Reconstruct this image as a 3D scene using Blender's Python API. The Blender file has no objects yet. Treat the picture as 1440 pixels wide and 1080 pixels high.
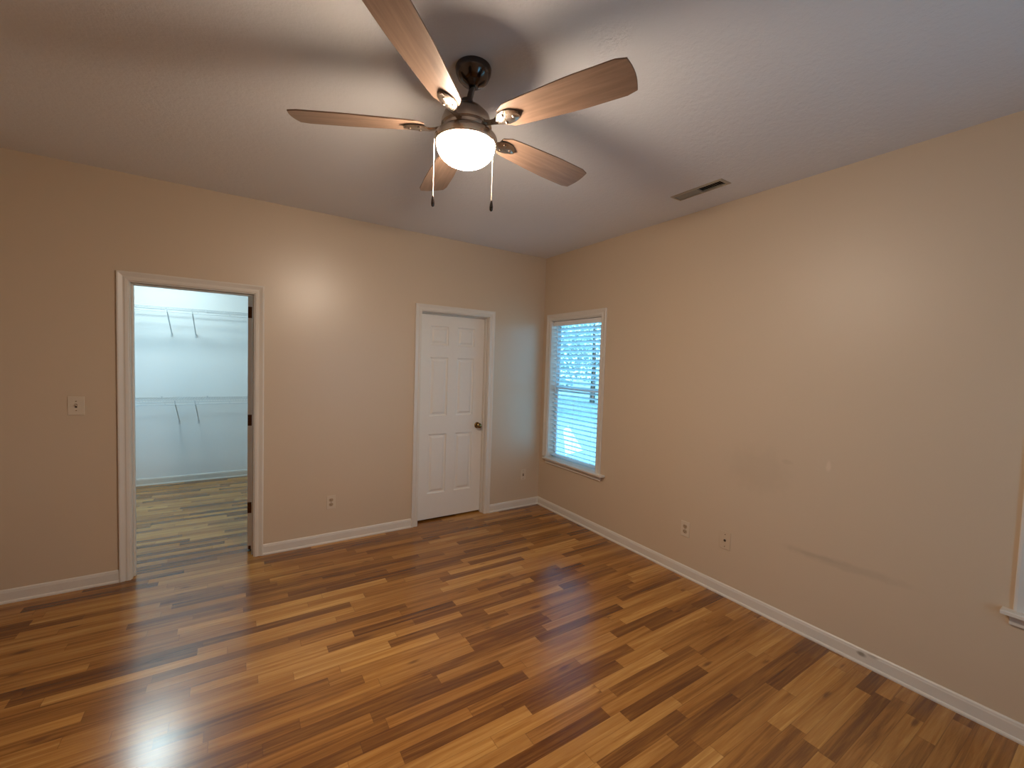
import bpy, bmesh, math, random
from mathutils import Vector, Matrix
random.seed(7)
C = bpy.context.scene.collection
S = bpy.context.scene
PI = math.pi

# ------------------------------------------------------------------ camera
IMG_W, IMG_H = 1440, 1080
FPX = 597.458
yaw, pitch, roll = (math.radians(a) for a in (57.04638, -2.70739, 1.88192))
cd = Vector((math.cos(pitch) * math.cos(yaw), math.cos(pitch) * math.sin(yaw), math.sin(pitch)))
cr = cd.cross(Vector((0, 0, 1))).normalized()
cu = cr.cross(cd)
ca = math.cos(roll) * cr + math.sin(roll) * cu
cb = -math.sin(roll) * cr + math.cos(roll) * cu
cam_data = bpy.data.cameras.new('camera')
cam = bpy.data.objects.new('camera', cam_data)
C.objects.link(cam)
m = Matrix((ca, cb, -cd)).transposed().to_4x4()
m.translation = Vector((-2.86593, -3.80757, 1.57137))
cam.matrix_world = m
cam_data.sensor_fit = 'HORIZONTAL'
cam_data.sensor_width = 36.0
cam_data.lens = FPX / IMG_W * 36.0
cam_data.clip_start = 0.02
cam_data.clip_end = 200
S.camera = cam

# ------------------------------------------------------------------ light and exposure
SKY_COL = (0.22, 0.62, 1.0)
SKY_STR = 5.8
SUN_STR = 4.0
LAMP_COL = (1.0, 0.81, 0.635)
LAMP_STR = 242.0
CLOSET_COL = (0.74, 0.96, 1.0)
CLOSET_STR = 108.0
w = bpy.data.worlds.new('sky')
S.world = w
w.use_nodes = True
bg = w.node_tree.nodes['Background']
bg.inputs[0].default_value = (*SKY_COL, 1)
bg.inputs[1].default_value = SKY_STR
sd = bpy.data.lights.new('sun', 'SUN')
sd.energy = SUN_STR
sd.angle = 0.01
sd.color = (0.62, 0.88, 1.0)
sun = bpy.data.objects.new('sun', sd)
C.objects.link(sun)
sun.rotation_euler = Vector((0.0, -0.66, -0.75)).to_track_quat('-Z', 'Y').to_euler()
vs = S.view_settings
vs.view_transform = 'Standard'
vs.look = 'None'
vs.exposure = 0.06
vs.gamma = 1.0
vs.use_curve_mapping = False
cy = S.cycles
cy.use_denoising = True
try:
    cy.denoiser = 'OPENIMAGEDENOISE'
    cy.denoising_input_passes = 'RGB_ALBEDO_NORMAL'
    cy.denoising_prefilter = 'ACCURATE'
except Exception:
    pass
cy.max_bounces = 10
cy.diffuse_bounces = 6
cy.glossy_bounces = 4
cy.transmission_bounces = 6
cy.transparent_max_bounces = 12
cy.caustics_reflective = False
cy.caustics_refractive = False
cy.sample_clamp_indirect = 6.0

# daylight portals in the window openings (they only steer the sampling of the sky)
for px_, py_, rz_, sx_ in ((0.16, -0.5165, PI / 2, 0.76), (0.16, -3.939, PI / 2, 0.76), (-4.78, 1.55, -PI / 2, 0.8), (-1.30, -4.88, 0, 0.7)):
    pl = bpy.data.lights.new('portal', 'AREA')
    pl.shape = 'RECTANGLE'; pl.size = sx_; pl.size_y = 1.49
    pl.cycles.is_portal = True
    po = bpy.data.objects.new('portal', pl)
    C.objects.link(po)
    po.location = (px_, py_, 1.306)
    # area lights shine along local -Z: turn it to face into the room
    inward = Vector((-1, 0, 0)) if px_ > 0 else (Vector((1, 0, 0)) if py_ > 0 else Vector((0, 1, 0)))
    po.rotation_euler = inward.to_track_quat('-Z', 'Z').to_euler()

# ------------------------------------------------------------------ materials
def rgb(h):
    """sRGB 0-255 triple to linear"""
    return tuple(((c / 255) / 12.92 if c / 255 <= 0.04045 else ((c / 255 + 0.055) / 1.055) ** 2.4) for c in h)

class NT:
    def __init__(s, name):
        s.m = bpy.data.materials.new(name)
        s.m.use_nodes = True
        s.t = s.m.node_tree
        s.b = s.t.nodes['Principled BSDF']
    def n(s, kind, **kw):
        nd = s.t.nodes.new(kind)
        for k, v in kw.items():
            setattr(nd, k, v)
        return nd
    def l(s, a, b):
        s.t.links.new(a, b)
    def put(s, sock, v):
        if isinstance(v, bpy.types.NodeSocket):
            s.l(v, sock)
        else:
            sock.default_value = v
    def math(s, op, a, b=0.0, c=0.0, clamp=False):
        nd = s.n('ShaderNodeMath', operation=op)
        nd.use_clamp = clamp
        s.put(nd.inputs[0], a); s.put(nd.inputs[1], b); s.put(nd.inputs[2], c)
        return nd.outputs[0]
    def mix(s, f, a, b, blend='MIX'):
        nd = s.n('ShaderNodeMix', data_type='RGBA', blend_type=blend)
        s.put(nd.inputs[0], f)
        s.put(nd.inputs[6], a if isinstance(a, bpy.types.NodeSocket) else (*a, 1))
        s.put(nd.inputs[7], b if isinstance(b, bpy.types.NodeSocket) else (*b, 1))
        return nd.outputs[2]
    def ramp(s, f, stops):
        nd = s.n('ShaderNodeValToRGB')
        el = nd.color_ramp.elements
        while len(el) < len(stops):
            el.new(0.5)
        for e, (p, c) in zip(el, stops):
            e.position = p
            e.color = (*c, 1) if len(c) == 3 else c
        s.put(nd.inputs[0], f)
        return nd.outputs[0]
    def noise(s, vec, scale, detail=2, rough=0.5, dist=0):
        nd = s.n('ShaderNodeTexNoise')
        nd.inputs['Scale'].default_value = scale
        nd.inputs['Detail'].default_value = detail
        nd.inputs['Roughness'].default_value = rough
        nd.inputs['Distortion'].default_value = dist
        s.l(vec, nd.inputs['Vector'])
        return nd.outputs[0]
    def obj(s):
        return s.n('ShaderNodeTexCoord').outputs['Object']
    def bump(s, h, strength, dist=0.001):
        nd = s.n('ShaderNodeBump')
        nd.inputs['Strength'].default_value = strength
        nd.inputs['Distance'].default_value = dist
        s.l(h, nd.inputs['Height'])
        s.l(nd.outputs[0], s.b.inputs['Normal'])
    def comb(s, x, y, z):
        nd = s.n('ShaderNodeCombineXYZ')
        s.put(nd.inputs[0], x); s.put(nd.inputs[1], y); s.put(nd.inputs[2], z)
        return nd.outputs[0]

def basic(name, col, rough=0.5, metal=0.0, var=0.06, vscale=8, bump=0.0, bscale=300, spec=0.5):
    k = NT(name)
    o = k.obj()
    nz = k.noise(o, vscale, 3)
    a = tuple(c * (1 - var) for c in col); b = tuple(min(1, c * (1 + var)) for c in col)
    k.l(k.mix(nz, a, b), k.b.inputs['Base Color'])
    k.b.inputs['Roughness'].default_value = rough
    k.b.inputs['Metallic'].default_value = metal
    k.b.inputs['Specular IOR Level'].default_value = spec
    if bump:
        k.bump(k.noise(o, bscale, 2), bump)
    return k.m

def wall_paint(name, col, rough, stains_and_shade=(), spec=0.5):
    """painted drywall; stains_and_shade = (u, v, half length, half height, colour, strength, slope) in the wall's own plane"""
    k = NT(name)
    o = k.obj()
    sep = k.n('ShaderNodeSeparateXYZ'); k.l(o, sep.inputs[0])
    nz = k.noise(o, 1.3, 3)
    c = k.mix(nz, tuple(x * 0.965 for x in col), tuple(x * 1.03 for x in col))
    wob = k.noise(o, 14, 4)
    for u, v, a, b, sc, st, sl in stains_and_shade:
        du = k.math('SUBTRACT', sep.outputs[1], u)
        dv = k.math('SUBTRACT', k.math('SUBTRACT', sep.outputs[2], v), k.math('MULTIPLY', du, sl))
        r = k.math('SQRT', k.math('ADD', k.math('POWER', k.math('ABSOLUTE', k.math('DIVIDE', du, a)), 2.0),
                                  k.math('POWER', k.math('ABSOLUTE', k.math('DIVIDE', dv, b)), 2.0)))
        r = k.math('ADD', r, k.math('MULTIPLY', k.math('SUBTRACT', wob, 0.5), 0.9))
        mr = k.n('ShaderNodeMapRange', interpolation_type='SMOOTHSTEP')
        k.l(r, mr.inputs[0])
        mr.inputs[1].default_value = 0.3; mr.inputs[2].default_value = 1.0
        mr.inputs[3].default_value = st; mr.inputs[4].default_value = 0.0
        c = k.mix(mr.outputs[0], c, sc)
    k.l(c, k.b.inputs['Base Color'])
    k.b.inputs['Roughness'].default_value = rough
    k.b.inputs['Specular IOR Level'].default_value = spec
    k.bump(k.noise(o, 260, 3, 0.6), 0.12, 0.0012)
    return k.m

WALLC = (0.585, 0.465, 0.335)
M = {}
M['wall'] = wall_paint('beige_wall_paint', WALLC, 0.36, spec=0.75)
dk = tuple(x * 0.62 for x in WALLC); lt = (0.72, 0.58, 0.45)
M['wall_right'] = wall_paint('beige_wall_paint_scuffed_shaded', WALLC, 0.44, stains_and_shade=(
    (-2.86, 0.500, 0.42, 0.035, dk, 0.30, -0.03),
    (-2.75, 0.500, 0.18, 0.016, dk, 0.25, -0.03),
    (-2.38, 0.93, 0.26, 0.20, dk, 0.17, 0.0),  # broad soft shadow painted into the wall colour
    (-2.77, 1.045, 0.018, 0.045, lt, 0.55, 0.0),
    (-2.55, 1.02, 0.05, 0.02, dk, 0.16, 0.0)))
M['closet_wall'] = basic('white_closet_paint', (0.80, 0.80, 0.78), 0.7, var=0.02, vscale=2, bump=0.06)
M['trim'] = basic('white_trim_paint', (0.67, 0.62, 0.55), 0.38, var=0.04, vscale=6)
M['door'] = basic('white_door_paint', (0.74, 0.70, 0.64), 0.42, var=0.025, vscale=30, bump=0.05, bscale=120)
M['nickel'] = basic('brushed_nickel', (0.46, 0.39, 0.33), 0.27, 1.0, 0.1, 40)
M['dark_nickel'] = basic('dark_polished_nickel', (0.10, 0.085, 0.08), 0.16, 1.0, 0.1, 30)
M['brass'] = basic('aged_brass', (0.22, 0.13, 0.045), 0.32, 1.0, 0.2, 60)
M['bronze'] = basic('dark_bronze', (0.10, 0.045, 0.02), 0.4, 1.0, 0.2, 60)
M['plate'] = basic('ivory_plastic', (0.63, 0.53, 0.41), 0.35, var=0.02)
M['plate2'] = basic('beige_plastic', (0.57, 0.45, 0.32), 0.4, var=0.02)
M['slot'] = basic('dark_socket_interior', (0.06, 0.035, 0.02), 0.6)
M['socket'] = basic('tan_socket_face', (0.42, 0.31, 0.20), 0.4)
M['vinyl'] = basic('white_vinyl', (0.78, 0.78, 0.78), 0.35, var=0.02)
M['wire'] = basic('white_coated_wire', (0.62, 0.64, 0.64), 0.4, var=0.05, vscale=20)
M['vent'] = basic('cream_painted_steel', (0.42, 0.36, 0.27), 0.45, var=0.05, vscale=30)
M['duct'] = basic('dark_duct_interior', (0.018, 0.012, 0.010), 0.8)
M['cord'] = basic('white_cord', (0.75, 0.75, 0.73), 0.7)
M['chain'] = basic('bead_chain', (0.75, 0.66, 0.54), 0.35, 0.6)
M['lawn'] = basic('dry_lawn_grass', (0.27, 0.29, 0.26), 0.9, var=0.4, vscale=3)
M['added_patch'] = basic('added_pale_patch', (0.62, 0.62, 0.58), 0.85, var=0.08, vscale=5)
M['leaf'] = basic('green_leaves', (0.31, 0.36, 0.33), 0.6, var=0.5, vscale=2)
M['bark'] = basic('brown_bark', (0.12, 0.085, 0.06), 0.9, var=0.3, vscale=12, bump=0.4, bscale=30)

def ceiling_mat():
    k = NT('white_textured_ceiling')
    o = k.obj()
    k.l(k.mix(k.noise(o, 1.1, 3), (0.71, 0.715, 0.73), (0.77, 0.775, 0.79)), k.b.inputs['Base Color'])
    k.b.inputs['Roughness'].default_value = 0.85
    a = k.noise(o, 95, 4, 0.65)
    b = k.noise(o, 34, 3, 0.55)
    h = k.math('ADD', k.math('MULTIPLY', a, 0.7), b)
    k.bump(h, 0.5, 0.004)
    return k.m
M['ceiling'] = ceiling_mat()

def floor_mat():
    k = NT('strip_oak_laminate')
    o = k.obj()
    sep = k.n('ShaderNodeSeparateXYZ'); k.l(o, sep.inputs[0])
    x, y = sep.outputs[0], sep.outputs[1]
    P = 0.0633
    yr = k.math('DIVIDE', k.math('ADD', y, 0.0005), P)
    row = k.math('FLOOR', yr)
    fy = k.math('SUBTRACT', yr, row)
    wn = k.n('ShaderNodeTexWhiteNoise', noise_dimensions='1D'); k.l(row, wn.inputs['W'])
    W = k.math('ADD', k.math('DIVIDE', x, 0.63), k.math('MULTIPLY', wn.outputs[0], 731.0))
    v = k.n('ShaderNodeTexVoronoi', voronoi_dimensions='1D', feature='F1')
    v.inputs['Scale'].default_value = 1.0; v.inputs['Randomness'].default_value = 0.85
    k.l(W, v.inputs['W'])
    ve = k.n('ShaderNodeTexVoronoi', voronoi_dimensions='1D', feature='DISTANCE_TO_EDGE')
    ve.inputs['Scale'].default_value = 1.0; ve.inputs['Randomness'].default_value = 0.85
    k.l(W, ve.inputs['W'])
    cs = k.n('ShaderNodeSeparateColor'); k.l(v.outputs['Color'], cs.inputs[0])
    r, g, b = cs.outputs[0], cs.outputs[1], cs.outputs[2]
    # figure: long streaks of the grain, different in every strip
    gv = k.comb(k.math('ADD', k.math('MULTIPLY', x, 1.6), k.math('MULTIPLY', r, 91)),
                k.math('ADD', k.math('MULTIPLY', y, 38), k.math('MULTIPLY', g, 57)), row)
    g1 = k.noise(gv, 1.0, 5, 0.62, 0.8)
    gv2 = k.comb(k.math('ADD', k.math('MULTIPLY', x, 9), k.math('MULTIPLY', g, 91)), k.math('MULTIPLY', y, 260), row)
    g2 = k.noise(gv2, 1.0, 3, 0.6)
    tone = k.math('ADD', k.math('MULTIPLY', r, 0.60), k.math('MULTIPLY', g1, 1.12))
    tone = k.math('ADD', tone, k.math('MULTIPLY', g2, 0.16))
    tone = k.math('SUBTRACT', tone, 0.45, clamp=True)
    col = k.ramp(tone, [(0.0, (0.080, 0.023, 0.004)), (0.25, (0.165, 0.061, 0.011)), (0.45, (0.285, 0.118, 0.023)),
                        (0.72, (0.42, 0.200, 0.048)), (1.0, (0.60, 0.34, 0.105))])
    # reddish or yellowish strips
    col = k.mix(k.math('MULTIPLY', g, 0.35), col, (1.0, 0.88, 0.60), 'MULTIPLY')
    # knots
    kv = k.comb(k.math('MULTIPLY', x, 4.0), k.math('MULTIPLY', y, 13.0), k.math('MULTIPLY', row, 0.37))
    vk = k.n('ShaderNodeTexVoronoi', feature='F1'); vk.inputs['Scale'].default_value = 0.8
    k.l(kv, vk.inputs['Vector'])
    kr = k.n('ShaderNodeMapRange', interpolation_type='SMOOTHSTEP')
    k.l(k.math('ADD', vk.outputs['Distance'], k.math('MULTIPLY', k.math('SUBTRACT', g1, 0.5), 0.35)), kr.inputs[0])
    kr.inputs[1].default_value = 0.03; kr.inputs[2].default_value = 0.17
    kr.inputs[3].default_value = 0.75; kr.inputs[4].default_value = 0.0
    gate = k.math('GREATER_THAN', b, 0.45)
    col = k.mix(k.math('MULTIPLY', kr.outputs[0], gate), col, (0.09, 0.03, 0.008))
    # seams
    e1 = k.math('MINIMUM', fy, k.math('SUBTRACT', 1.0, fy))
    s1 = k.math('LESS_THAN', e1, 0.018)
    s2 = k.math('LESS_THAN', ve.outputs['Distance'], 0.0022)
    seam = k.math('MAXIMUM', s1, s2)
    col = k.mix(k.math('MULTIPLY', seam, 0.40), col, (0.07, 0.025, 0.008))
    k.l(col, k.b.inputs['Base Color'])
    rr = k.math('ADD', k.math('MULTIPLY', g1, 0.08), 0.19)
    k.l(rr, k.b.inputs['Roughness'])
    k.b.inputs['Specular IOR Level'].default_value = 0.78
    k.bump(k.math('ADD', k.math('MULTIPLY', g2, 0.25), k.math('SUBTRACT', 1.0, seam)), 0.10, 0.0006)
    return k.m
M['floor'] = floor_mat()

def blade_mat():
    k = NT('walnut_blade')
    o = k.obj()
    sep = k.n('ShaderNodeSeparateXYZ'); k.l(o, sep.inputs[0])
    v = k.comb(k.math('MULTIPLY', sep.outputs[0], 3), k.math('MULTIPLY', sep.outputs[1], 45), sep.outputs[2])
    n = k.noise(v, 1, 4, 0.6, 0.5)
    k.l(k.ramp(n, [(0.3, (0.17, 0.105, 0.070)), (0.7, (0.27, 0.175, 0.12))]), k.b.inputs['Base Color'])
    k.b.inputs['Roughness'].default_value = 0.4
    return k.m
M['blade'] = blade_mat()

def slat_mat():
    k = NT('white_blind_slat')
    k.t.nodes.remove(k.b)
    out = k.t.nodes['Material Output']
    d = k.n('ShaderNodeBsdfDiffuse'); t = k.n('ShaderNodeBsdfTranslucent'); g = k.n('ShaderNodeBsdfGlossy')
    nz = k.noise(k.obj(), 6, 2)
    k.l(k.mix(nz, (0.80, 0.82, 0.82), (0.86, 0.87, 0.87)), d.inputs[0])
    t.inputs[0].default_value = (0.78, 0.84, 0.86, 1)
    g.inputs[0].default_value = (0.9, 0.9, 0.9, 1); g.inputs[1].default_value = 0.4
    a = k.n('ShaderNodeMixShader'); a.inputs[0].default_value = 0.66
    k.l(d.outputs[0], a.inputs[1]); k.l(t.outputs[0], a.inputs[2])
    b = k.n('ShaderNodeMixShader'); b.inputs[0].default_value = 0.05
    k.l(a.outputs[0], b.inputs[1]); k.l(g.outputs[0], b.inputs[2])
    k.l(b.outputs[0], out.inputs[0])
    return k.m
M['slat'] = slat_mat()

def glass_mat():
    k = NT('clear_window_glass')
    k.t.nodes.remove(k.b)
    out = k.t.nodes['Material Output']
    t = k.n('ShaderNodeBsdfTransparent'); g = k.n('ShaderNodeBsdfGlossy')
    g.inputs[1].default_value = 0.02
    t.inputs[0].default_value = (0.93, 0.96, 0.96, 1)
    lw = k.n('ShaderNodeLayerWeight'); lw.inputs[0].default_value = 0.5
    f = k.math('ADD', k.math('MULTIPLY', k.math('POWER', lw.outputs['Facing'], 5.0), 0.9), 0.04)
    mx = k.n('ShaderNodeMixShader')
    k.l(f, mx.inputs[0]); k.l(t.outputs[0], mx.inputs[1]); k.l(g.outputs[0], mx.inputs[2])
    k.l(mx.outputs[0], out.inputs[0])
    return k.m
M['glass'] = glass_mat()

def emit_mat(name, col, st):
    k = NT(name)
    k.b.inputs['Base Color'].default_value = (0.9, 0.9, 0.88, 1)
    k.b.inputs['Roughness'].default_value = 0.3
    k.b.inputs['Emission Color'].default_value = (*col, 1)
    k.b.inputs['Emission Strength'].default_value = st
    return k.m
M['globe'] = emit_mat('lit_frosted_glass', LAMP_COL, LAMP_STR)
M['closet_lamp'] = emit_mat('lit_white_diffuser', CLOSET_COL, CLOSET_STR)

# ------------------------------------------------------------------ mesh helpers
class MB:
    def __init__(s):
        s.v = []; s.f = []
    def add(s, vs, fs):
        k = len(s.v)
        s.v += [tuple(p) for p in vs]
        s.f += [tuple(i + k for i in f) for f in fs]
    def box(s, a, b, mat=None):
        x0, y0, z0 = a; x1, y1, z1 = b
        vs = [Vector(p) for p in ((x0, y0, z0), (x1, y0, z0), (x1, y1, z0), (x0, y1, z0), (x0, y0, z1), (x1, y0, z1), (x1, y1, z1), (x0, y1, z1))]
        if mat: vs = [mat @ p for p in vs]
        s.add(vs, [(0, 3, 2, 1), (4, 5, 6, 7), (0, 1, 5, 4), (1, 2, 6, 5), (2, 3, 7, 6), (3, 0, 4, 7)])
    def tube(s, pts, r, n=8, cap=True):
        pts = [Vector(p) for p in pts]
        rings = []
        up = None
        for i, p in enumerate(pts):
            d = (pts[min(i + 1, len(pts) - 1)] - pts[max(i - 1, 0)]).normalized()
            if up is None:
                up = d.orthogonal().normalized()
            up = (up - d * up.dot(d)).normalized()
            q = d.cross(up)
            rr = r[i] if isinstance(r, (list, tuple)) else r
            rings.append([p + rr * (math.cos(2 * PI * k / n) * up + math.sin(2 * PI * k / n) * q) for k in range(n)])
        vs = [v for ring in rings for v in ring]
        fs = []
        for i in range(len(pts) - 1):
            for k in range(n):
                a = i * n + k; b = i * n + (k + 1) % n
                fs.append((a, b, b + n, a + n))
        if cap:
            fs.append(tuple(range(n - 1, -1, -1)))
            fs.append(tuple(range((len(pts) - 1) * n, len(pts) * n)))
        s.add(vs, fs)
    def lathe(s, prof, n=40, mat=None, cap=True):
        """prof: list of (r, z)"""
        vs = []
        for r, z in prof:
            for k in range(n):
                vs.append(Vector((r * math.cos(2 * PI * k / n), r * math.sin(2 * PI * k / n), z)))
        if mat: vs = [mat @ p for p in vs]
        fs = []
        for i in range(len(prof) - 1):
            for k in range(n):
                a = i * n + k; b = i * n + (k + 1) % n
                fs.append((a, b, b + n, a + n))
        if cap:
            fs.append(tuple(range(n - 1, -1, -1)))
            fs.append(tuple(range((len(prof) - 1) * n, len(prof) * n)))
        s.add(vs, fs)
    def sweep(s, frames, prof, closed_prof=True, cap=True):
        """frames: list of functions (a, b) -> point; prof: list of (a, b)"""
        n = len(prof)
        vs = [fr(a, b) for fr in frames for a, b in prof]
        fs = []
        for i in range(len(frames) - 1):
            for k in range(n if closed_prof else n - 1):
                a = i * n + k; b = i * n + (k + 1) % n
                fs.append((a, b, b + n, a + n))
        if cap:
            fs.append(tuple(range(n - 1, -1, -1)))
            fs.append(tuple(range((len(frames) - 1) * n, len(frames) * n)))
        s.add(vs, fs)

def obj(name, mb, mat, parent=None, loc=None, smooth=False, bevel=0.0, kind=None, label=None, segs=2):
    me = bpy.data.meshes.new(name)
    off = Vector(loc) if loc else Vector((0, 0, 0))
    me.from_pydata([tuple(Vector(v) - off) for v in mb.v], [], mb.f)
    bm = bmesh.new(); bm.from_mesh(me)
    bmesh.ops.remove_doubles(bm, verts=bm.verts, dist=1e-6)
    bmesh.ops.recalc_face_normals(bm, faces=bm.faces)
    bm.to_mesh(me); bm.free()
    o = bpy.data.objects.new(name, me)
    C.objects.link(o)
    me.materials.append(M[mat] if isinstance(mat, str) else mat)
    if smooth:
        for p in me.polygons: p.use_smooth = True
        try:
            me.set_sharp_from_angle(angle=math.radians(38))
        except Exception:
            pass
    if bevel:
        bv = o.modifiers.new('bevel', 'BEVEL'); bv.width = bevel; bv.segments = segs; bv.limit_method = 'ANGLE'
        bv.angle_limit = math.radians(40)
    if loc: o.location = off
    if parent:
        # children carry coordinates relative to the parent
        o.parent = parent
        if loc: o.location = off
    if kind: o['kind'] = kind
    if label: o['label'] = label
    return o

def thing(name, label, cat, loc=(0, 0, 0), rot=(0, 0, 0), group=None, kind=None):
    o = bpy.data.objects.new(name, None)
    o.empty_display_size = 0.05
    C.objects.link(o)
    o.location = loc; o.rotation_euler = rot
    if label: o['label'] = label
    if cat: o['category'] = cat
    if group: o['group'] = group
    if kind: o['kind'] = kind
    return o

def tag(o, label, cat, group=None, kind=None):
    o['label'] = label; o['category'] = cat
    if group: o['group'] = group
    if kind: o['kind'] = kind
    return o

# ------------------------------------------------------------------ the setting
H = 2.744
WT = 0.115          # inner wall thickness
WR = 0.115           # outer wall thickness
XL, YB = -4.62, -4.72
YC = 2.66           # closet back wall
XC0, XC1 = -4.62, -1.95
HEAD = 2.036
OP1 = (-3.470, -2.757)
OP2 = (-1.420, -0.703)
WIN1 = (-0.897, -0.136)     # y range
WIN2 = (-4.319, -3.559)
WZ = (0.560, 2.052)

def wall_grid(us, vs, holes, fn, t0, t1):
    """slab with rectangular holes; fn(u, v, t) -> point"""
    mb = MB()
    us = sorted(set(us)); vs = sorted(set(vs))
    def solid(i, j):
        if i < 0 or j < 0 or i >= len(us) - 1 or j >= len(vs) - 1: return False
        cu_, cv_ = (us[i] + us[i + 1]) / 2, (vs[j] + vs[j + 1]) / 2
        return not any(h[0] < cu_ < h[1] and h[2] < cv_ < h[3] for h in holes)
    for i in range(len(us) - 1):
        for j in range(len(vs) - 1):
            if not solid(i, j): continue
            a, b, c, d = us[i], us[i + 1], vs[j], vs[j + 1]
            for t in (t0, t1):
                mb.add([fn(a, c, t), fn(b, c, t), fn(b, d, t), fn(a, d, t)], [(0, 1, 2, 3)])
            for (di, dj, p, q) in ((-1, 0, (a, c), (a, d)), (1, 0, (b, c), (b, d)), (0, -1, (a, c), (b, c)), (0, 1, (a, d), (b, d))):
                if not solid(i + di, j + dj):
                    mb.add([fn(*p, t0), fn(*q, t0), fn(*q, t1), fn(*p, t1)], [(0, 1, 2, 3)])
    return mb

def two_sided(o, extra, test):
    """give the faces that pass the test the second material"""
    o.data.materials.append(M[extra])
    for p in o.data.polygons:
        if test(p): p.material_index = 1

JT = 0.018    # jamb board thickness
holes_left = [(OP1[0] - JT, OP1[1] + JT, -1, HEAD + JT), (OP2[0] - JT, OP2[1] + JT, -1, HEAD + JT)]
mb = wall_grid([XL, 0, *[h for q in holes_left for h in q[:2]]], [0, H, HEAD + JT], holes_left, lambda u, v, t: (u, t, v), 0.0, WT)
wl = obj('wall_left', mb, 'wall', kind='structure')
two_sided(wl, 'closet_wall', lambda p: p.center.y > WT - 0.002 and abs(p.normal.y) > 0.5)
holes_right = [(WIN1[0], WIN1[1], WZ[0], WZ[1]), (WIN2[0], WIN2[1], WZ[0], WZ[1])]
mb = wall_grid([YB, YC + WT, *WIN1, *WIN2], [-0.1, H, *WZ], holes_right, lambda u, v, t: (t, u, v), 0.0, WR)
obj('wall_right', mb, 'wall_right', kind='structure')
FILL_WIN4 = (1.15, 1.95)
mb = wall_grid([YB, YC + WT, *FILL_WIN4], [-0.1, H, *WZ], [(*FILL_WIN4, *WZ)], lambda u, v, t: (t, u, v), XL - WR, XL); obj('wall_far_side', mb, 'wall', kind='structure')
FILL_WIN3 = (-1.65, -0.95)
mb = wall_grid([XL - WR, WR, *FILL_WIN3], [-0.1, H, *WZ], [(*FILL_WIN3, *WZ)], lambda u, v, t: (u, t, v), YB - WR, YB)
obj('wall_back', mb, 'wall', kind='structure')
mb = MB(); mb.box((XL, YC, 0.0), (0, YC + WT, H)); obj('wall_closet_back', mb, 'closet_wall', kind='structure')
mb = MB(); mb.box((XC1, WT, 0.0), (XC1 + WT, YC, H)); obj('wall_closet_side', mb, 'closet_wall', kind='structure')
mb = MB(); mb.box((XL, YB, -0.1), (0, YC, 0.0)); obj('floor', mb, 'floor', kind='structure')
VENT = (-0.387, -0.279, -2.255, -1.890)
vx0, vx1, vy0, vy1 = VENT[0] + 0.012, VENT[1] - 0.012, VENT[2] + 0.016, VENT[3] - 0.016
mb = wall_grid([XL - WR, WR, vx0, vx1], [YB - WR, YC + WT, vy0, vy1], [(vx0, vx1, vy0, vy1)], lambda u, v, t: (u, v, t), H, H + 0.1)
obj('ceiling', mb, 'ceiling', kind='structure')
# unseen roof deck added to keep the sky out of the duct opening
mb = MB(); mb.box((XL - 0.5, YB - 0.5, H + 0.35), (0.5, YC + 0.6, H + 0.42)); obj('roof_sky_block', mb, 'trim', kind='structure')

# baseboards: profile (distance from wall, height)
BBP = [(0, 0), (0.019, 0), (0.019, 0.008), (0.016, 0.014), (0.0115, 0.017), (0.0115, 0.066), (0.010, 0.070), (0.0085, 0.079), (0.004, 0.084), (0, 0.084)]
def baseboard(name, a, b, nrm, mat='trim'):
    a = Vector((*a, 0)); b = Vector((*b, 0)); n = Vector((*nrm, 0))
    mb = MB()
    mb.sweep([lambda p, q, A=a: A + n * p + Vector((0, 0, q)), lambda p, q, A=b: A + n * p + Vector((0, 0, q))], BBP)
    return obj(name, mb, mat, kind='structure')
CW = 0.060   # casing width
RV = 0.006   # reveal
baseboard('baseboard_left', (XL, 0), (OP1[0] - RV - CW, 0), (0, -1))
baseboard('baseboard_centre', (OP1[1] + RV + CW, 0), (OP2[0] - RV - CW, 0), (0, -1))
baseboard('baseboard_corner', (OP2[1] + RV + CW, 0), (0, 0), (0, -1))
M['trim_scuffed'] = wall_paint('white_trim_paint_chipped', (0.67, 0.62, 0.55), 0.38, stains_and_shade=(
    (-2.985, 0.058, 0.030, 0.018, (0.16, 0.13, 0.09), 0.75, 0.0), (-3.03, 0.070, 0.035, 0.010, (0.25, 0.21, 0.15), 0.5, 0.0)))
baseboard('baseboard_right', (0, YB), (0, -0.0), (-1, 0), 'trim_scuffed')
baseboard('baseboard_back', (XL, YB), (0, YB), (0, 1))
baseboard('baseboard_side', (XL, YB), (XL, 0), (1, 0))
baseboard('baseboard_closet_back', (XL, YC), (XC1, YC), (0, -1))
baseboard('baseboard_closet_side', (XL, WT), (XL, YC), (1, 0))
baseboard('baseboard_closet_right', (XC1, WT), (XC1, YC), (-1, 0))

# casing profile: (across from the inner edge, out from the wall)
CPR = [(0, 0), (0, 0.007), (0.003, 0.010), (0.014, 0.0115), (0.020, 0.0115), (0.024, 0.009), (0.030, 0.0095), (0.044, 0.015), (0.050, 0.0175), (0.057, 0.0175), (0.060, 0.015), (0.060, 0)]
def u_casing(mb, u0, u1, z0, z1, fn, closed=False, scale=1.0):
    """mitred casing about an opening; fn(u, z, out)"""
    pr = [(a * scale, b) for a, b in CPR]
    c = [((u0, z0), (-1, 0)), ((u0, z1), (-1, 1)), ((u1, z1), (1, 1)), ((u1, z0), (1, 0))]
    mb.sweep([(lambda a, b, P=P, D=D: fn(P[0] + D[0] * a, P[1] + D[1] * a, b)) for P, D in c], pr)

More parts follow.
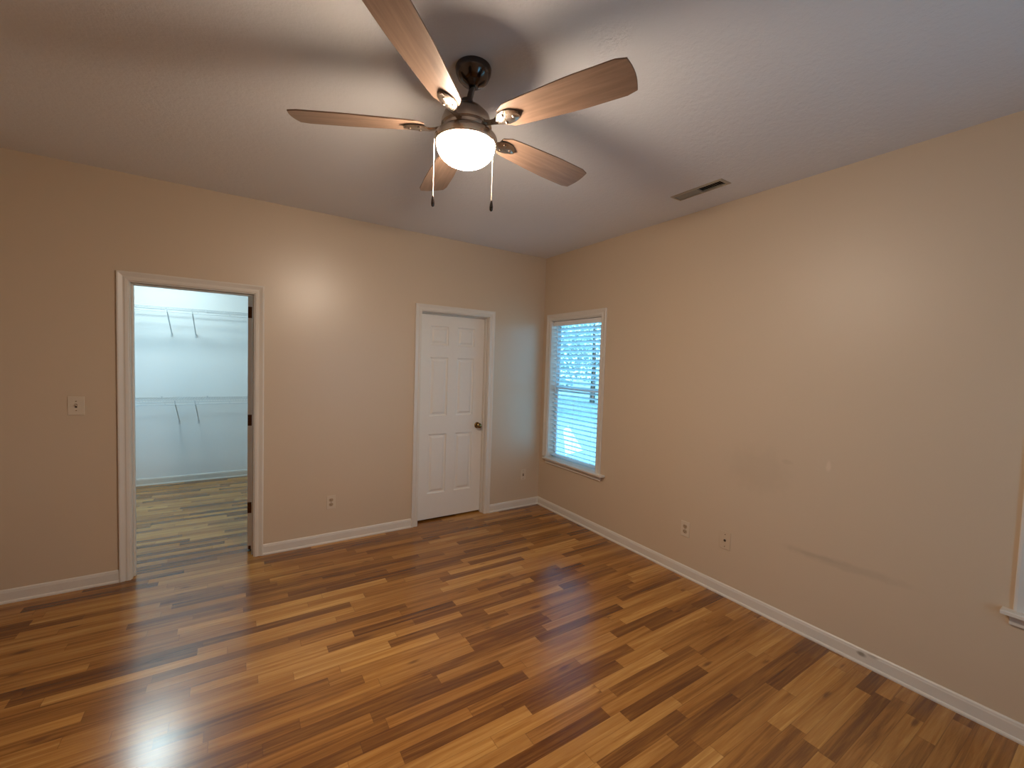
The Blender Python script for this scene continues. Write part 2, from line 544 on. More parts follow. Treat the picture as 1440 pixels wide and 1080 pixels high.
def door_trim(name, op, stop_y):
    r = thing(name, None, None, ((op[0] + op[1]) / 2, 0, 0), kind='structure')
    off = Vector(r.location)
    for side, yy, sg in (('casing', 0.0, -1), ('casing', WT, 1)):
        mb = MB()
        u_casing(mb, op[0] - RV, op[1] + RV, 0.0, HEAD + RV, lambda u, z, b, yy=yy, sg=sg: Vector((u, yy + sg * b, z)) - off)
        obj(side, mb, 'trim', r, smooth=False, kind='structure')
    mb = MB()
    mb.box((op[0] - JT, 0, 0), (op[0], WT, HEAD)); mb.box((op[1], 0, 0), (op[1] + JT, WT, HEAD)); mb.box((op[0] - JT, 0, HEAD), (op[1] + JT, WT, HEAD + JT))
    mb.v = [tuple(Vector(v) - off) for v in mb.v]
    obj('jamb', mb, 'trim', r, kind='structure')
    mb = MB()
    y0, y1 = stop_y
    mb.box((op[0], y0, 0), (op[0] + 0.011, y1, HEAD - 0.011)); mb.box((op[1] - 0.011, y0, 0), (op[1], y1, HEAD - 0.011)); mb.box((op[0], y0, HEAD - 0.011), (op[1], y1, HEAD))
    mb.v = [tuple(Vector(v) - off) for v in mb.v]
    obj('door_stop', mb, 'trim', r, bevel=0.002, kind='structure')
    return r
door_trim('trim_1', OP1, (0.043, 0.077))
door_trim('trim_2', OP2, (0.040, 0.076))

# six-panel door slab, built along local x (0..w), face at local y = 0 (towards the room), thickness 0.035
def panel_slab(wd, ht):
    st = 0.118          # stile
    ml = 0.098          # mullion between the panels
    pw = (wd - 2 * st - ml) / 2
    xs = [(st, st + pw), (st + pw + ml, st + 2 * pw + ml)]
    zs = [(0.250, 0.838), (1.018, 1.592), (1.712, 1.896)]
    mb = MB()
    def side(yf, sg):
        us = sorted({0, wd, *[a for q in xs for a in q]}); vs = sorted({0, ht, *[a for q in zs for a in q]})
        for i in range(len(us) - 1):
            for j in range(len(vs) - 1):
                a, b, c, d = us[i], us[i + 1], vs[j], vs[j + 1]
                if (a, b) in xs and (c, d) in zs:
                    steps = [(0, 0), (0.004, 0.009), (0.014, 0.012), (0.022, 0.0115), (0.038, 0.003), (0.042, 0.0025)]
                    rings = []
                    for ins, dep in steps:
                        y = yf + sg * dep
                        rings.append([(a + ins, y, c + ins), (b - ins, y, c + ins), (b - ins, y, d - ins), (a + ins, y, d - ins)])
                    for r0, r1 in zip(rings, rings[1:]):
                        for k in range(4):
                            mb.add([r0[k], r0[(k + 1) % 4], r1[(k + 1) % 4], r1[k]], [(0, 1, 2, 3)])
                    mb.add(rings[-1], [(0, 1, 2, 3)])
                else:
                    mb.add([(a, yf, c), (b, yf, c), (b, yf, d), (a, yf, d)], [(0, 1, 2, 3)])
    side(0, 1); side(0.035, -1)
    us = sorted({0, wd, *[a for q in xs for a in q]}); vs = sorted({0, ht, *[a for q in zs for a in q]})
    for i in range(len(us) - 1):
        for z in (0, ht):
            mb.add([(us[i], 0, z), (us[i + 1], 0, z), (us[i + 1], 0.035, z), (us[i], 0.035, z)], [(0, 1, 2, 3)])
    for j in range(len(vs) - 1):
        for x in (0, wd):
            mb.add([(x, 0, vs[j]), (x, 0, vs[j + 1]), (x, 0.035, vs[j + 1]), (x, 0.035, vs[j])], [(0, 1, 2, 3)])
    return mb

def knob(parent, x, z, yface, sg, mat='brass'):
    mt = Matrix.Translation((x, yface, z)) @ Matrix.Rotation(PI / 2 * sg, 4, 'X')
    mb = MB()
    mb.lathe([(0.0, 0), (0.031, 0), (0.032, 0.003), (0.028, 0.007), (0.013, 0.010), (0.011, 0.022), (0.014, 0.028), (0.024, 0.036), (0.0275, 0.046), (0.026, 0.056), (0.018, 0.062), (0.0, 0.064)], 28, mt, cap=False)
    return obj('door_knob', mb, mat, parent, smooth=True, label='round brass knob')

SW = OP2[1] - OP2[0] - 0.006
d2 = obj('door_2', panel_slab(SW, 2.012), 'door', kind='structure')
d2.location = (OP2[0] + 0.003, 0.077, 0.018)
knob(d2, SW - 0.060, 0.905, 0.0, 1)
knob(d2, SW - 0.060, 0.905, 0.035, -1)

d1 = obj('door_1', panel_slab(OP1[1] - OP1[0] - 0.006, 2.018), 'door', kind='structure')
d1.location = (OP1[1] - 0.004, WT + 0.012, 0.012)
d1.rotation_euler = (0, 0, math.radians(76))
knob(d1, 0.650, 0.905, 0.035, -1)
knob(d1, 0.650, 0.905, 0.0, 1)
for hz in (0.34, 1.045, 1.895):
    mb = MB()
    mb.box((-0.0015, 0.001, hz - 0.044), (0.0005, 0.034, hz + 0.044))
    mb.tube([(-0.004, -0.004, hz - 0.046), (-0.004, -0.004, hz + 0.046)], 0.006, 10)
    for q in (-0.028, 0.0, 0.028):
        mb.lathe([(0.0035, 0), (0.0035, 0.0012), (0, 0.0014)], 8, Matrix.Translation((-0.0015, 0.017 + (0.008 if q == 0 else -0.004), hz + q)) @ Matrix.Rotation(-PI / 2, 4, 'Y'), cap=False)
    obj('hinge', mb, 'bronze', d1, label='dark bronze hinge leaf on the door edge')

# small rubber-tipped door stop screwed to the foot of the closet door edge
mb = MB(); mb.box((-0.009, 0.010, 0.002), (-0.0005, 0.026, 0.030)); obj('bumper', mb, 'bronze', d1, bevel=0.002)

# ------------------------------------------------------------------ windows
def window(name, yr):
    y0, y1 = yr
    r = thing(name, None, None, (0, (y0 + y1) / 2, WZ[0]), kind='structure')
    off = Vector(r.location)
    def sub(mb): mb.v = [tuple(Vector(v) - off) for v in mb.v]; return mb
    # picture casing round sides and head
    mb = MB()
    u_casing(mb, y0 + 0.001, y1 - 0.001, WZ[0] + 0.006, WZ[1], lambda u, z, b: Vector((-b, u, z)) - off, scale=1.08)
    obj('casing', mb, 'trim', r, kind='structure')
    # stool with horns and the apron under it
    mb = MB()
    mb.box((-0.052, y0 - 0.125, WZ[0] - 0.012), (0.0, y1 + 0.015 if y1 > -1 else y1 + 0.097, WZ[0] + 0.006))
    mb.box((0.0, y0 + 0.001, WZ[0] - 0.012 + 0.0125), (0.085, y1 - 0.001, WZ[0] + 0.006))
    obj('sill', sub(mb), 'trim', r, bevel=0.004, kind='structure')
    mb = MB(); mb.box((-0.014, y0 - 0.075, WZ[0] - 0.060), (0.0, y1 + 0.010 if y1 > -1 else y1 + 0.073, WZ[0] - 0.013))
    obj('apron', sub(mb), 'wall_right' if False else 'trim', r, bevel=0.003, kind='structure')
    # jamb liner
    mb = MB()
    mb.box((0.0, y0, WZ[0] + 0.006), (0.085, y0 + 0.008, WZ[1] - 0.008)); mb.box((0.0, y1 - 0.008, WZ[0] + 0.006), (0.085, y1, WZ[1] - 0.008)); mb.box((0.0, y0, WZ[1] - 0.008), (0.085, y1, WZ[1]))
    obj('jamb', sub(mb), 'trim', r, kind='structure')
    # vinyl frame, two sashes, meeting rail
    a, b, c, d = y0 + 0.001, y1 - 0.001, WZ[0], WZ[1]
    mb = MB()
    f = 0.018
    mb.box((0.0855, a, c), (0.1145, a + f, d)); mb.box((0.0855, b - f, c), (0.1145, b, d)); mb.box((0.0855, a + f, c), (0.1145, b - f, c + f)); mb.box((0.0855, a + f, d - f), (0.1145, b - f, d))
    obj('window_frame', sub(mb), 'vinyl', r, bevel=0.002, kind='structure')
    zm = 1.330
    for nm, x0, za, zb in (('lower_sash', 0.0865, c + f, zm + 0.016), ('upper_sash', 0.1005, zm - 0.016, d - f)):
        mb = MB(); q = 0.028; x1 = x0 + 0.0135
        mb.box((x0, a + f, za), (x1, a + f + q, zb)); mb.box((x0, b - f - q, za), (x1, b - f, zb)); mb.box((x0, a + f + q, za), (x1, b - f - q, za + q)); mb.box((x0, a + f + q, zb - q), (x1, b - f - q, zb))
        s_ = obj('sash', sub(mb), 'vinyl', r, bevel=0.002, kind='structure')
        mb = MB(); mb.box((x0 + 0.005, a + f + q, za + q), (x0 + 0.008, b - f - q, zb - q))
        obj('pane', sub(mb), 'glass', s_, kind='structure')
    return r
window('window_1', WIN1)
window('window_2', WIN2)

def blind(yr, label):
    y0, y1 = yr[0] + 0.014, yr[1] - 0.014
    xc = 0.054
    r = thing('window_blind', label, 'window blind', (xc, (y0 + y1) / 2, WZ[0] + 0.03), group=None)
    off = Vector(r.location)
    def sub(mb): mb.v = [tuple(Vector(v) - off) for v in mb.v]; return mb
    mb = MB(); mb.box((xc - 0.028, y0 - 0.004, WZ[1] - 0.058), (xc + 0.028, y1 + 0.004, WZ[1] - 0.010))
    obj('head_rail', sub(mb), 'vinyl', r, bevel=0.003)
    mb = MB(); mb.box((xc - 0.025, y0, WZ[0] + 0.032), (xc + 0.025, y1, WZ[0] + 0.050))
    obj('bottom_rail', sub(mb), 'slat', r, bevel=0.004)
    z = WZ[0] + 0.085
    p = 0.0468
    tilt = math.radians(27)
    src = None
    while z < WZ[1] - 0.075:
        if src is None:
            mb = MB()
            n = 7; hw = 0.0255; L = (y1 - y0) / 2
            top = []; bot = []
            for k in range(n):
                t = -1 + 2 * k / (n - 1)
                crown = 0.0030 * (1 - t * t)
                top.append((hw * t, crown + 0.0012)); bot.append((hw * t, crown - 0.0012))
            pr = top + bot[::-1]
            ct, st = math.cos(tilt), math.sin(tilt)
            # outer edge (+x) lower than the room edge
            pr = [(a * ct + b * st, -a * st + b * ct) for a, b in pr]
            mb.sweep([lambda a, b: Vector((a, -L, b)), lambda a, b: Vector((a, L, b))], pr)
            o = obj('slat', mb, 'slat', r, smooth=True)
            src = o
        else:
            o = src.copy(); C.objects.link(o); o.parent = r
        o.location = (0, 0, z - off.z)
        z += p
    for yy in (y0 + 0.10, (y0 + y1) / 2, y1 - 0.10):
        mb = MB()
        for xx in (xc - 0.0275, xc + 0.0275):
            mb.tube([(xx, yy, WZ[0] + 0.040), (xx, yy, WZ[1] - 0.05)], 0.0012, 6)
        obj('ladder_cord', sub(mb), 'cord', r)
    mb = MB(); mb.tube([(xc - 0.034, y1 - 0.07, WZ[1] - 0.05), (xc - 0.036, y1 - 0.07, 1.28)], 0.004, 8)
    obj('tilt_wand', sub(mb), 'vinyl', r, smooth=True)
    mb = MB(); mb.tube([(xc - 0.033, y0 + 0.08, WZ[1] - 0.05), (xc - 0.034, y0 + 0.08, 1.30), (xc - 0.034, y0 + 0.082, 1.27)], [0.0013, 0.0013, 0.007], 8)
    obj('lift_cord', sub(mb), 'cord', r)
    return r
# unseen double window added behind the camera for cool fill daylight
def back_fill_window():
    a, b = FILL_WIN3
    c, d = WZ
    r = thing('fill_window_3', None, None, ((a + b) / 2, YB, c), kind='structure')
    off = Vector(r.location)
    def sub(mb): mb.v = [tuple(Vector(v) - off) for v in mb.v]; return mb
    mb = MB(); u_casing(mb, a, b, c + 0.006, d, lambda u, z, q: Vector((u, YB + q, z)) - off, scale=1.08)
    obj('casing', mb, 'trim', r, kind='structure')
    mb = MB(); mb.box((a - 0.1, YB - 0.08, c - 0.012), (b + 0.1, YB + 0.05, c + 0.006)); obj('sill', sub(mb), 'trim', r, kind='structure')
    f = 0.035
    for u0, u1 in ((a, (a + b) / 2), ((a + b) / 2, b)):
        mb = MB()
        y0, y1 = YB - 0.13, YB - 0.09
        mb.box((u0, y0, c), (u0 + f, y1, d)); mb.box((u1 - f, y0, c), (u1, y1, d)); mb.box((u0 + f, y0, c), (u1 - f, y1, c + f)); mb.box((u0 + f, y0, d - f), (u1 - f, y1, d)); mb.box((u0 + f, y0, 1.31), (u1 - f, y1, 1.35))
        s_ = obj('sash', sub(mb), 'vinyl', r, kind='structure')
        mb = MB(); mb.box((u0 + f, YB - 0.112, c + f), (u1 - f, YB - 0.109, d - f)); obj('pane', sub(mb), 'glass', s_, kind='structure')
back_fill_window()
def closet_fill_window():  # unseen closet window, added to bring in soft diffuse daylight
    a, b = FILL_WIN4
    c, d = WZ
    r = thing('fill_window_4', None, None, (XL, (a + b) / 2, c), kind='structure')
    off = Vector(r.location)
    def sub(mb): mb.v = [tuple(Vector(v) - off) for v in mb.v]; return mb
    mb = MB(); u_casing(mb, a, b, c + 0.006, d, lambda u, z, q: Vector((XL + q, u, z)) - off)
    obj('casing', mb, 'trim', r, kind='structure')
    mb = MB(); mb.box((XL - 0.08, a - 0.08, c - 0.012), (XL + 0.05, b + 0.08, c + 0.006)); obj('sill', sub(mb), 'trim', r, kind='structure')
    f = 0.035
    mb = MB()
    x0, x1 = XL - 0.13, XL - 0.09
    mb.box((x0, a, c), (x1, a + f, d)); mb.box((x0, b - f, c), (x1, b, d)); mb.box((x0, a + f, c), (x1, b - f, c + f)); mb.box((x0, a + f, d - f), (x1, b - f, d)); mb.box((x0, a + f, 1.31), (x1, b - f, 1.35))
    s_ = obj('sash', sub(mb), 'vinyl', r, kind='structure')
    mb = MB(); mb.box((XL - 0.112, a + f, c + f), (XL - 0.109, b - f, d - f)); obj('pane', sub(mb), 'glass', s_, kind='structure')
closet_fill_window()
blind(WIN1, 'white horizontal slat blind glowing blue in the small window by the room corner')
blind(WIN2, 'white horizontal slat blind in the cropped window at the right edge')

# ------------------------------------------------------------------ ceiling fan
FX, FY = -2.095, -2.220
fan = thing('ceiling_fan', 'brushed nickel ceiling fan with five brown blades and a lit round glass light', 'ceiling fan', (FX, FY, H))
def fz(z): return z - H
rd = Vector((cr.x, cr.y, 0)).normalized()
cof = rd * 0.022
mb = MB(); mb.lathe([(0.0, 0), (0.070, 0), (0.072, -0.006), (0.070, -0.022), (0.060, -0.044), (0.042, -0.062), (0.026, -0.070), (0.020, -0.076), (0.0, -0.076)], 40, Matrix.Translation(cof), cap=False)
obj('canopy', mb, 'dark_nickel', fan, smooth=True, label='dark polished canopy against the ceiling')
mb = MB(); mb.tube([cof + Vector((0, 0, -0.066)), (0, 0, fz(2.585))], 0.0125, 20)
mb.lathe([(0.0, fz(2.618)), (0.024, fz(2.618)), (0.027, fz(2.60)), (0.030, fz(2.585)), (0.0, fz(2.583))], 28, cap=False)
obj('downrod', mb, 'dark_nickel', fan, smooth=True)
mb = MB(); mb.lathe([(0.0, fz(2.592)), (0.040, fz(2.592)), (0.066, fz(2.580)), (0.090, fz(2.556)), (0.100, fz(2.530)), (0.101, fz(2.512)), (0.094, fz(2.505)), (0.094, fz(2.494)), (0.100, fz(2.490)), (0.104, fz(2.480)), (0.0, fz(2.478))], 48, cap=False)
obj('motor_housing', mb, 'nickel', fan, smooth=True)
mb = MB(); mb.lathe([(0.0, fz(2.479)), (0.108, fz(2.479)), (0.121, fz(2.474)), (0.125, fz(2.466)), (0.125, fz(2.446)), (0.121, fz(2.441)), (0.116, fz(2.441)), (0.114, fz(2.448)), (0.0, fz(2.450))], 56, cap=False)
obj('light_fitter', mb, 'nickel', fan, smooth=True, label='polished ring holding the glass light')
# frosted bowl
pr = [(0.114, fz(2.447))]
for k in range(0, 15):
    a = k / 14 * PI / 2
    pr.append((0.1165 * math.cos(a) ** 0.92 if k < 14 else 0.0, fz(2.440) - 0.080 * math.sin(a) ** 1.0))
mb = MB(); mb.lathe(pr, 56, cap=False)
obj('glass_bowl', mb, 'globe', fan, smooth=True, label='glowing frosted glass bowl')

def blade_mesh():
    r0, r1 = 0.165, 0.668
    outline = []
    n = 14
    def hw(t):
        return 0.052 + 0.022 * min(1, t * 1.6) ** 0.8
    # lower side root to tip
    L = r1 - r0
    side = []
    for k in range(n + 1):
        t = k / n
        h = hw(t)
        if t < 0.10: h *= math.sqrt(1 - (1 - t / 0.10) ** 2 * 0.55)
        if t > 0.965:
            h -= 0.010 * ((t - 0.965) / 0.035) ** 2
        side.append((r0 + L * t, h))
    tip = []
    for k in range(1, 8):
        a = k / 8
        tip.append((r1 + 0.010 * math.sin(PI * a), side[-1][1] * (1 - 2 * a)))
    pts = [(x, -h) for x, h in side] + [(x, -y) for x, y in tip] + [(x, h) for x, h in side[::-1]]
    t = 0.0055
    mb = MB()
    k = len(pts)
    mb.add([(x, y, t / 2) for x, y in pts] + [(x, y, -t / 2) for x, y in pts],
           [tuple(range(k)), tuple(range(2 * k - 1, k - 1, -1))] + [(i, (i + 1) % k, (i + 1) % k + k, i + k) for i in range(k)])
    return mb
def iron_mesh():
    mb = MB()
    # arm from the motor to an oval pad screwed under the blade
    prof = []
    secs = [(0.085, 0.017, 0.002), (0.105, 0.015, -0.002), (0.125, 0.013, -0.007), (0.145, 0.016, -0.010), (0.165, 0.026, -0.0085), (0.19, 0.033, -0.0075),
            (0.215, 0.031, -0.0075), (0.235, 0.022, -0.0075), (0.248, 0.008, -0.0075)]
    vs = []; fs = []
    for x, h, z in secs:
        vs += [(x, -h, z), (x, -h * 0.6, z - 0.006), (x, h * 0.6, z - 0.006), (x, h, z), (x, h * 0.6, z + 0.003), (x, -h * 0.6, z + 0.003)]
    for i in range(len(secs) - 1):
        for k in range(6):
            a = i * 6 + k; b = i * 6 + (k + 1) % 6
            fs.append((a, b, b + 6, a + 6))
    fs.append((5, 4, 3, 2, 1, 0)); e = (len(secs) - 1) * 6; fs.append(tuple(range(e, e + 6)))
    mb.add(vs, fs)
    for x, y in ((0.185, -0.018), (0.185, 0.018), (0.225, 0.0)):
        mb.lathe([(0.006, -0.0125), (0.006, -0.0150), (0.003, -0.0165), (0, -0.0165)], 10, Matrix.Translation((x, y, 0)), cap=False)
    return mb
src = None
for k in range(5):
    if src is None:
        b = obj('blade', blade_mesh(), 'blade', fan, bevel=0.0012)
        ir = obj('blade_iron', iron_mesh(), 'nickel', b, smooth=True)
        src = (b, ir)
    else:
        b = src[0].copy(); C.objects.link(b); b.parent = fan
        ir = src[1].copy(); C.objects.link(ir); ir.parent = b
    ang = math.radians(7.5 + 72 * k)
    b.matrix_local = Matrix.Translation((0, 0, fz(2.507))) @ Matrix.Rotation(ang, 4, 'Z') @ Matrix.Rotation(math.radians(-12), 4, 'X')
# pull chains at the two sides of the fitter as seen from the camera
rd = Vector((cr.x, cr.y, 0)).normalized()
for sg, zb, nm in ((-1, 2.222, 0), (1, 2.206, 1)):
    p = rd * 0.121 * sg + Vector((0, 0, 0))
    if sg > 0: p = rd * 0.112 * sg
    fwd = Vector((cd.x, cd.y, 0)).normalized()
    p = p - fwd * (0.035 if sg < 0 else 0.05)
    mb = MB()
    top = fz(2.452); bot = fz(zb)
    n = 64
    mb.tube([(p.x, p.y, top), (p.x, p.y, bot)], 0.0009, 5)
    for i in range(n):
        z = top + (bot - top) * (i + 0.5) / n
        mb.lathe([(0, z + 0.0019), (0.0016, z + 0.001), (0.0019, z), (0.0016, z - 0.001), (0, z - 0.0019)], 6, Matrix.Translation((p.x, p.y, 0)), cap=False)
    ch = obj('pull_chain', mb, 'chain', fan, smooth=True)
    mb = MB()
    mb.lathe([(0, bot + 0.004), (0.0035, bot + 0.002), (0.0055, bot - 0.008), (0.0070, bot - 0.022), (0.0060, bot - 0.034), (0.003, bot - 0.038), (0, bot - 0.038)], 14, Matrix.Translation((p.x, p.y, 0)), cap=False)
    obj('pull_knob', mb, 'dark_nickel', ch, smooth=True)

# ------------------------------------------------------------------ ceiling air register
vent = thing('air_vent', 'long cream ceiling air register with louvres, half of it looking dark', 'air vent', ((VENT[0] + VENT[1]) / 2, (VENT[2] + VENT[3]) / 2, H))
vo = Vector(vent.location)
hx, hy = (VENT[1] - VENT[0]) / 2, (VENT[3] - VENT[2]) / 2
ix, iy = hx - 0.0145, hy - 0.0185
mb = MB()
rings = [[(-hx, -hy, 0), (hx, -hy, 0), (hx, hy, 0), (-hx, hy, 0)],
         [(-hx, -hy, -0.002), (hx, -hy, -0.002), (hx, hy, -0.002), (-hx, hy, -0.002)],
         [(-hx + 0.008, -hy + 0.008, -0.007), (hx - 0.008, -hy + 0.008, -0.007), (hx - 0.008, hy - 0.008, -0.007), (-hx + 0.008, hy - 0.008, -0.007)],
         [(-ix, -iy, -0.007), (ix, -iy, -0.007), (ix, iy, -0.007), (-ix, iy, -0.007)],
         [(-ix, -iy, 0.010), (ix, -iy, 0.010), (ix, iy, 0.010), (-ix, iy, 0.010)]]
for a, b in zip(rings, rings[1:]):
    for k in range(4):
        mb.add([a[k], a[(k + 1) % 4], b[(k + 1) % 4], b[k]], [(0, 1, 2, 3)])
obj('frame', mb, 'vent', vent)
mb = MB()   # duct boot above the louvres, open at the bottom
q = [(-ix, -iy), (ix, -iy), (ix, iy), (-ix, iy)]
for k in range(4):
    a, b = q[k], q[(k + 1) % 4]
    mb.add([(*a, 0.008), (*b, 0.008), (*b, 0.22), (*a, 0.22)], [(0, 1, 2, 3)])
mb.add([(*p, 0.22) for p in q], [(0, 1, 2, 3)])
obj('duct', mb, 'duct', vent)
n = 22
for i in range(n):
    y = -iy + (i + 0.5) * 2 * iy / n
    ang = math.radians(34 if y < 0.0 else -50)
    mb = MB(); mb.box((-ix, -0.0068, -0.0004), (ix, 0.0068, 0.0004), Matrix.Translation((0, y, 0.0015)) @ Matrix.Rotation(ang, 4, 'X'))
    obj('louvre', mb, 'vent', vent)
mb = MB(); mb.box((-ix, -0.003, -0.005), (ix, 0.003, 0.004)); obj('divider', mb, 'vent', vent)

# ------------------------------------------------------------------ switch and outlet plates
def plate(name, label, cat, loc, axis, pw, ph, kind, mat='plate', group=None):
    """local frame: x across, z up, -y out of the wall"""
    r = thing(name, label, cat, loc, (0, 0, 0 if axis == 'left' else -PI / 2), group)
    mb = MB(); mb.box((-pw / 2, -0.005, -ph / 2), (pw / 2, 0, ph / 2))
    obj('cover_plate', mb, mat, r, bevel=0.003, segs=3)
    def screw(z):
        mb = MB(); mb.lathe([(0.0032, 0.0048), (0.0032, 0.0060), (0, 0.0064)], 10, Matrix.Translation((0, 0, z)) @ Matrix.Rotation(PI / 2, 4, 'X'), cap=False)
        obj('screw', mb, 'nickel', r)
    if kind == 'toggle':
        mb = MB(); mb.box((-0.0055, -0.0056, -0.0125), (0.0055, -0.0040, 0.0125))
        sl = obj('switch_slot', mb, 'slot', r)
        mb = MB(); mb.box((-0.0042, -0.015, -0.004), (0.0042, 0.0, 0.005), Matrix.Translation((0, -0.004, 0.0)) @ Matrix.Rotation(math.radians(-28), 4, 'X'))
        obj('toggle', mb, 'plate2', r, bevel=0.001)
        screw(0.030); screw(-0.030)
    elif kind == 'duplex':
        for z in (0.0195, -0.0195):
            mb = MB()
            pts = []
            for k in range(24):
                a = 2 * PI * k / 24
                pts.append((0.0172 * math.cos(a), max(-0.0135, min(0.0135, 0.0172 * math.sin(a)))))
            kk = len(pts)
            mb.add([(x, -0.0066, z + q) for x, q in pts] + [(x, -0.004, z + q) for x, q in pts],
                   [tuple(range(kk))] + [(i, (i + 1) % kk, (i + 1) % kk + kk, i + kk) for i in range(kk)])
            so = obj('socket', mb, 'socket', r)
            mb = MB()
            mb.box((-0.0085, -0.0070, z - 0.002), (-0.0055, -0.0064, z + 0.0075))
            mb.box((0.0050, -0.0070, z - 0.001), (0.0080, -0.0064, z + 0.0065))
            mb.lathe([(0.0030, 0), (0.0030, 0.0006), (0, 0.0006)], 10, Matrix.Translation((0, -0.0064, z - 0.0075)) @ Matrix.Rotation(PI / 2, 4, 'X'), cap=False)
            obj('slots', mb, 'slot', so)
        screw(0.0)
    elif kind == 'port':
        mb = MB(); mb.lathe([(0.0085, 0.004), (0.0085, 0.0065), (0.0050, 0.0065), (0.0050, 0.012), (0, 0.012)], 18, Matrix.Rotation(PI / 2, 4, 'X'), cap=False)
        obj('port', mb, 'slot', r)
        screw(0.042); screw(-0.042)
    elif kind == 'jack':
        mb = MB(); mb.box((-0.009, -0.0072, -0.017), (0.009, -0.0045, 0.017)); so = obj('socket', mb, 'socket', r, bevel=0.001)
        mb = MB(); mb.box((-0.006, -0.0076, -0.012), (0.006, -0.0070, 0.004)); obj('opening', mb, 'slot', so)
        screw(0.042); screw(-0.042)
    return r
plate('light_switch', 'ivory toggle light switch plate left of the closet doorway', 'light switch', (-3.735, 0, 1.210), 'left', 0.079, 0.121, 'toggle')
plate('wall_outlet', 'ivory duplex outlet low between the closet doorway and the panelled door', 'outlet', (-2.193, 0, 0.347), 'left', 0.071, 0.116, 'duplex')
plate('wall_jack', 'small ivory jack plate low on the wall between panelled door and corner', 'wall jack', (-0.215, 0, 0.357), 'left', 0.070, 0.115, 'jack')
plate('wall_outlet', 'ivory duplex outlet low on the right wall nearer the window', 'outlet', (0, -1.877, 0.362), 'right', 0.073, 0.116, 'duplex')
plate('cable_plate', 'beige cable plate with one small dark port, low on the right wall', 'cable plate', (0, -2.190, 0.390), 'right', 0.080, 0.122, 'port', 'plate2')

# ------------------------------------------------------------------ closet shelves
def wire_shelf(zd, braces, label):
    x0, x1 = XC0 + 0.006, XC1 - 0.006
    y0, y1 = 2.350, YC - 0.004
    r = thing('wire_shelf', label, 'closet shelf', ((x0 + x1) / 2, YC, zd))
    off = Vector(r.location)
    def sub(mb): mb.v = [tuple(Vector(v) - off) for v in mb.v]; return mb
    mb = MB()
    for y in (y1, y1 - 0.10, y0 + 0.10, y0 + 0.003):
        mb.tube([(x0, y, zd - 0.005), (x1, y, zd - 0.005)], 0.0032, 6)
    n = int((x1 - x0) / 0.0254)
    for i in range(n + 1):
        x = x0 + 0.004 + (x1 - x0 - 0.008) * i / n
        mb.tube([(x, y1, zd), (x, y0, zd), (x, y0 - 0.003, zd - 0.004), (x, y0 - 0.003, zd - 0.030)], 0.0014, 4)
    obj('wire_deck', sub(mb), 'wire', r)
    mb = MB()
    mb.tube([(x0, y0 - 0.004, zd - 0.030), (x1, y0 - 0.004, zd - 0.030)], 0.0034, 6)
    mb.tube([(x0, y0 - 0.004, zd - 0.060), (x1, y0 - 0.004, zd - 0.060)], 0.0042, 6)
    k = 0
    x = x0 + 0.15
    while x < x1:
        mb.tube([(x, y0 - 0.004, zd - 0.028), (x, y0 - 0.004, zd - 0.060)], 0.0028, 5)
        x += 0.305
    obj('hanging_rail', sub(mb), 'wire', r)
    for bx in braces:
        mb = MB()
        p0 = Vector((bx, y0 - 0.002, zd - 0.045)); p1 = Vector((bx + 0.012, YC - 0.008, zd - 0.285))
        mb.tube([p0 + Vector((0, -0.004, 0.030)), p0, p1, p1 + Vector((0, 0.006, -0.03))], 0.0058, 8)
        mb.box((bx + 0.003, YC - 0.006, zd - 0.330), (bx + 0.021, YC, zd - 0.285))
        obj('brace', sub(mb), 'wire', r)
    x = x0 + 0.12
    while x < x1:
        mb = MB(); mb.box((x - 0.007, YC - 0.012, zd - 0.012), (x + 0.007, YC, zd + 0.012))
        obj('wall_clip', sub(mb), 'wire', r)
        x += 0.44
    return r
wire_shelf(2.090, (-3.530, -3.300), 'upper white wire closet shelf high on the closet back wall')
wire_shelf(1.040, (-3.462, -3.275), 'lower white wire closet shelf halfway up the closet back wall')

# closet ceiling light
cl = thing('ceiling_light', 'round white ceiling light inside the closet, mirrored in the glossy floor', 'ceiling light', (-3.60, 1.80, H))
mb = MB(); mb.lathe([(0, 0), (0.150, 0), (0.152, -0.012), (0.146, -0.022), (0, -0.022)], 48, cap=False); obj('base', mb, 'trim', cl, smooth=True)
pr = [(0.138, -0.0222)] + [(0.140 * math.cos(k / 10 * PI / 2), -0.024 - 0.045 * math.sin(k / 10 * PI / 2)) for k in range(11)]
mb = MB(); mb.lathe(pr, 48, cap=False); obj('diffuser', mb, 'closet_lamp', cl, smooth=True, label='lit diffuser')

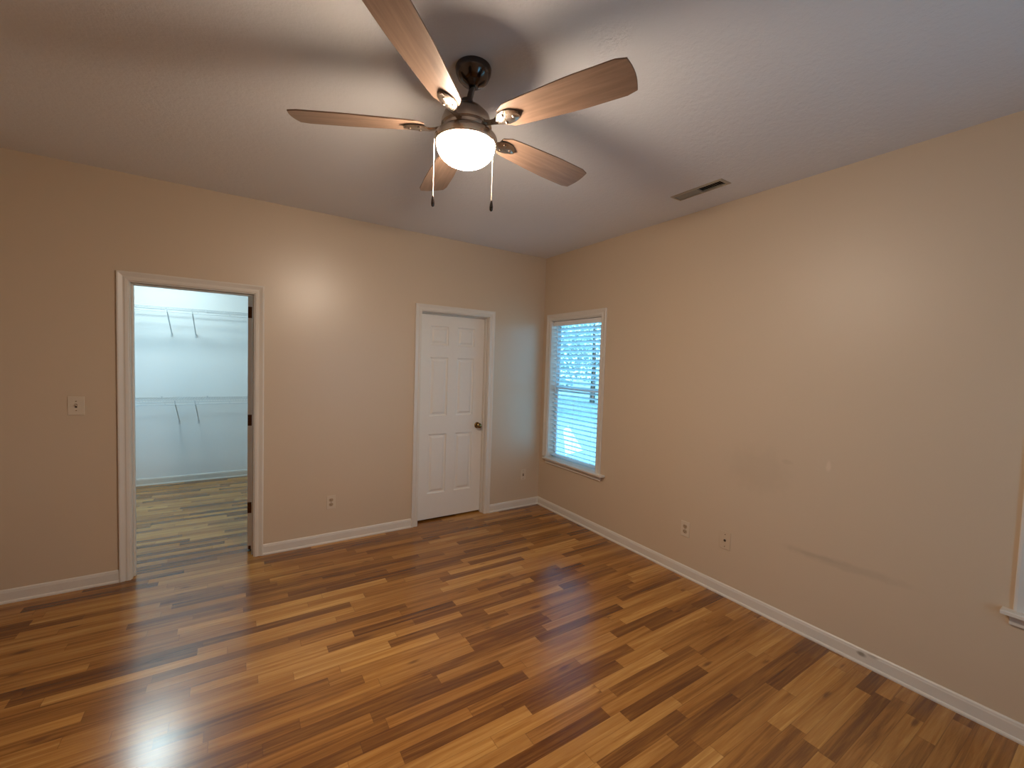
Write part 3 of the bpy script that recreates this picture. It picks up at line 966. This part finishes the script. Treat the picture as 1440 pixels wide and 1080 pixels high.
# ------------------------------------------------------------------ outside the windows
mb = MB(); mb.box((WR + 0.02, -30, -0.6), (60, 40, -0.42)); obj('ground', mb, 'lawn', kind='structure')
mb = MB()
pq = [(5.55, 6.2), (6.35, 6.9), (3.95, 3.55), (3.2, 3.3)]  # pale patch added and shaped to make the bright spot behind the blind
mb.add([(x, y, -0.46) for x, y in pq] + [(x, y, -0.40) for x, y in pq], [(0, 1, 2, 3), (4, 5, 6, 7), (0, 1, 5, 4), (1, 2, 6, 5), (2, 3, 7, 6), (3, 0, 4, 7)])
tag(obj('bright_ground_patch', mb, 'added_patch'), 'pale ground patch added as the bright sunlit spot behind the lower blind slats', 'ground patch')
def tree(x, y, h, rad, seed, label):
    rnd = random.Random(seed)
    r = thing('tree', label, 'tree', (x, y, -0.42), group='trees outside the window')
    mb = MB(); mb.tube([(0, 0, -0.05), (0.05, 0.03, h * 0.3), (-0.04, 0.05, h * 0.62)], [0.16, 0.12, 0.06], 10)
    obj('trunk', mb, 'bark', r, smooth=True)
    mb = MB()
    for i in range(2600):
        while True:
            p = Vector((rnd.uniform(-1, 1), rnd.uniform(-1, 1), rnd.uniform(-1, 1)))
            if 0.35 < p.length < 1: break
        p = Vector((p.x * rad, p.y * rad, h * 0.56 + p.z * h * 0.44))
        s_ = rnd.uniform(0.07, 0.16)
        a = Vector((rnd.gauss(0, 1), rnd.gauss(0, 1), rnd.gauss(0, 1))).normalized(); b = a.orthogonal().normalized()
        mb.add([p - a * s_, p + b * s_ * 0.5, p + a * s_, p - b * s_ * 0.5], [(0, 1, 2, 3)])
    me = bpy.data.meshes.new('foliage'); me.from_pydata(mb.v, [], mb.f)
    o = bpy.data.objects.new('foliage', me); C.objects.link(o); me.materials.append(M['leaf']); o.parent = r
for i, (x, y, h, rad) in enumerate(((9.2, 11.6, 6.0, 2.0), (13.6, 13.4, 7.0, 2.4), (12.6, 18.6, 7.5, 2.5))):
    tree(x, y, h, rad, 40 + i, 'green leafy tree standing outside, seen only as a haze behind the blind')
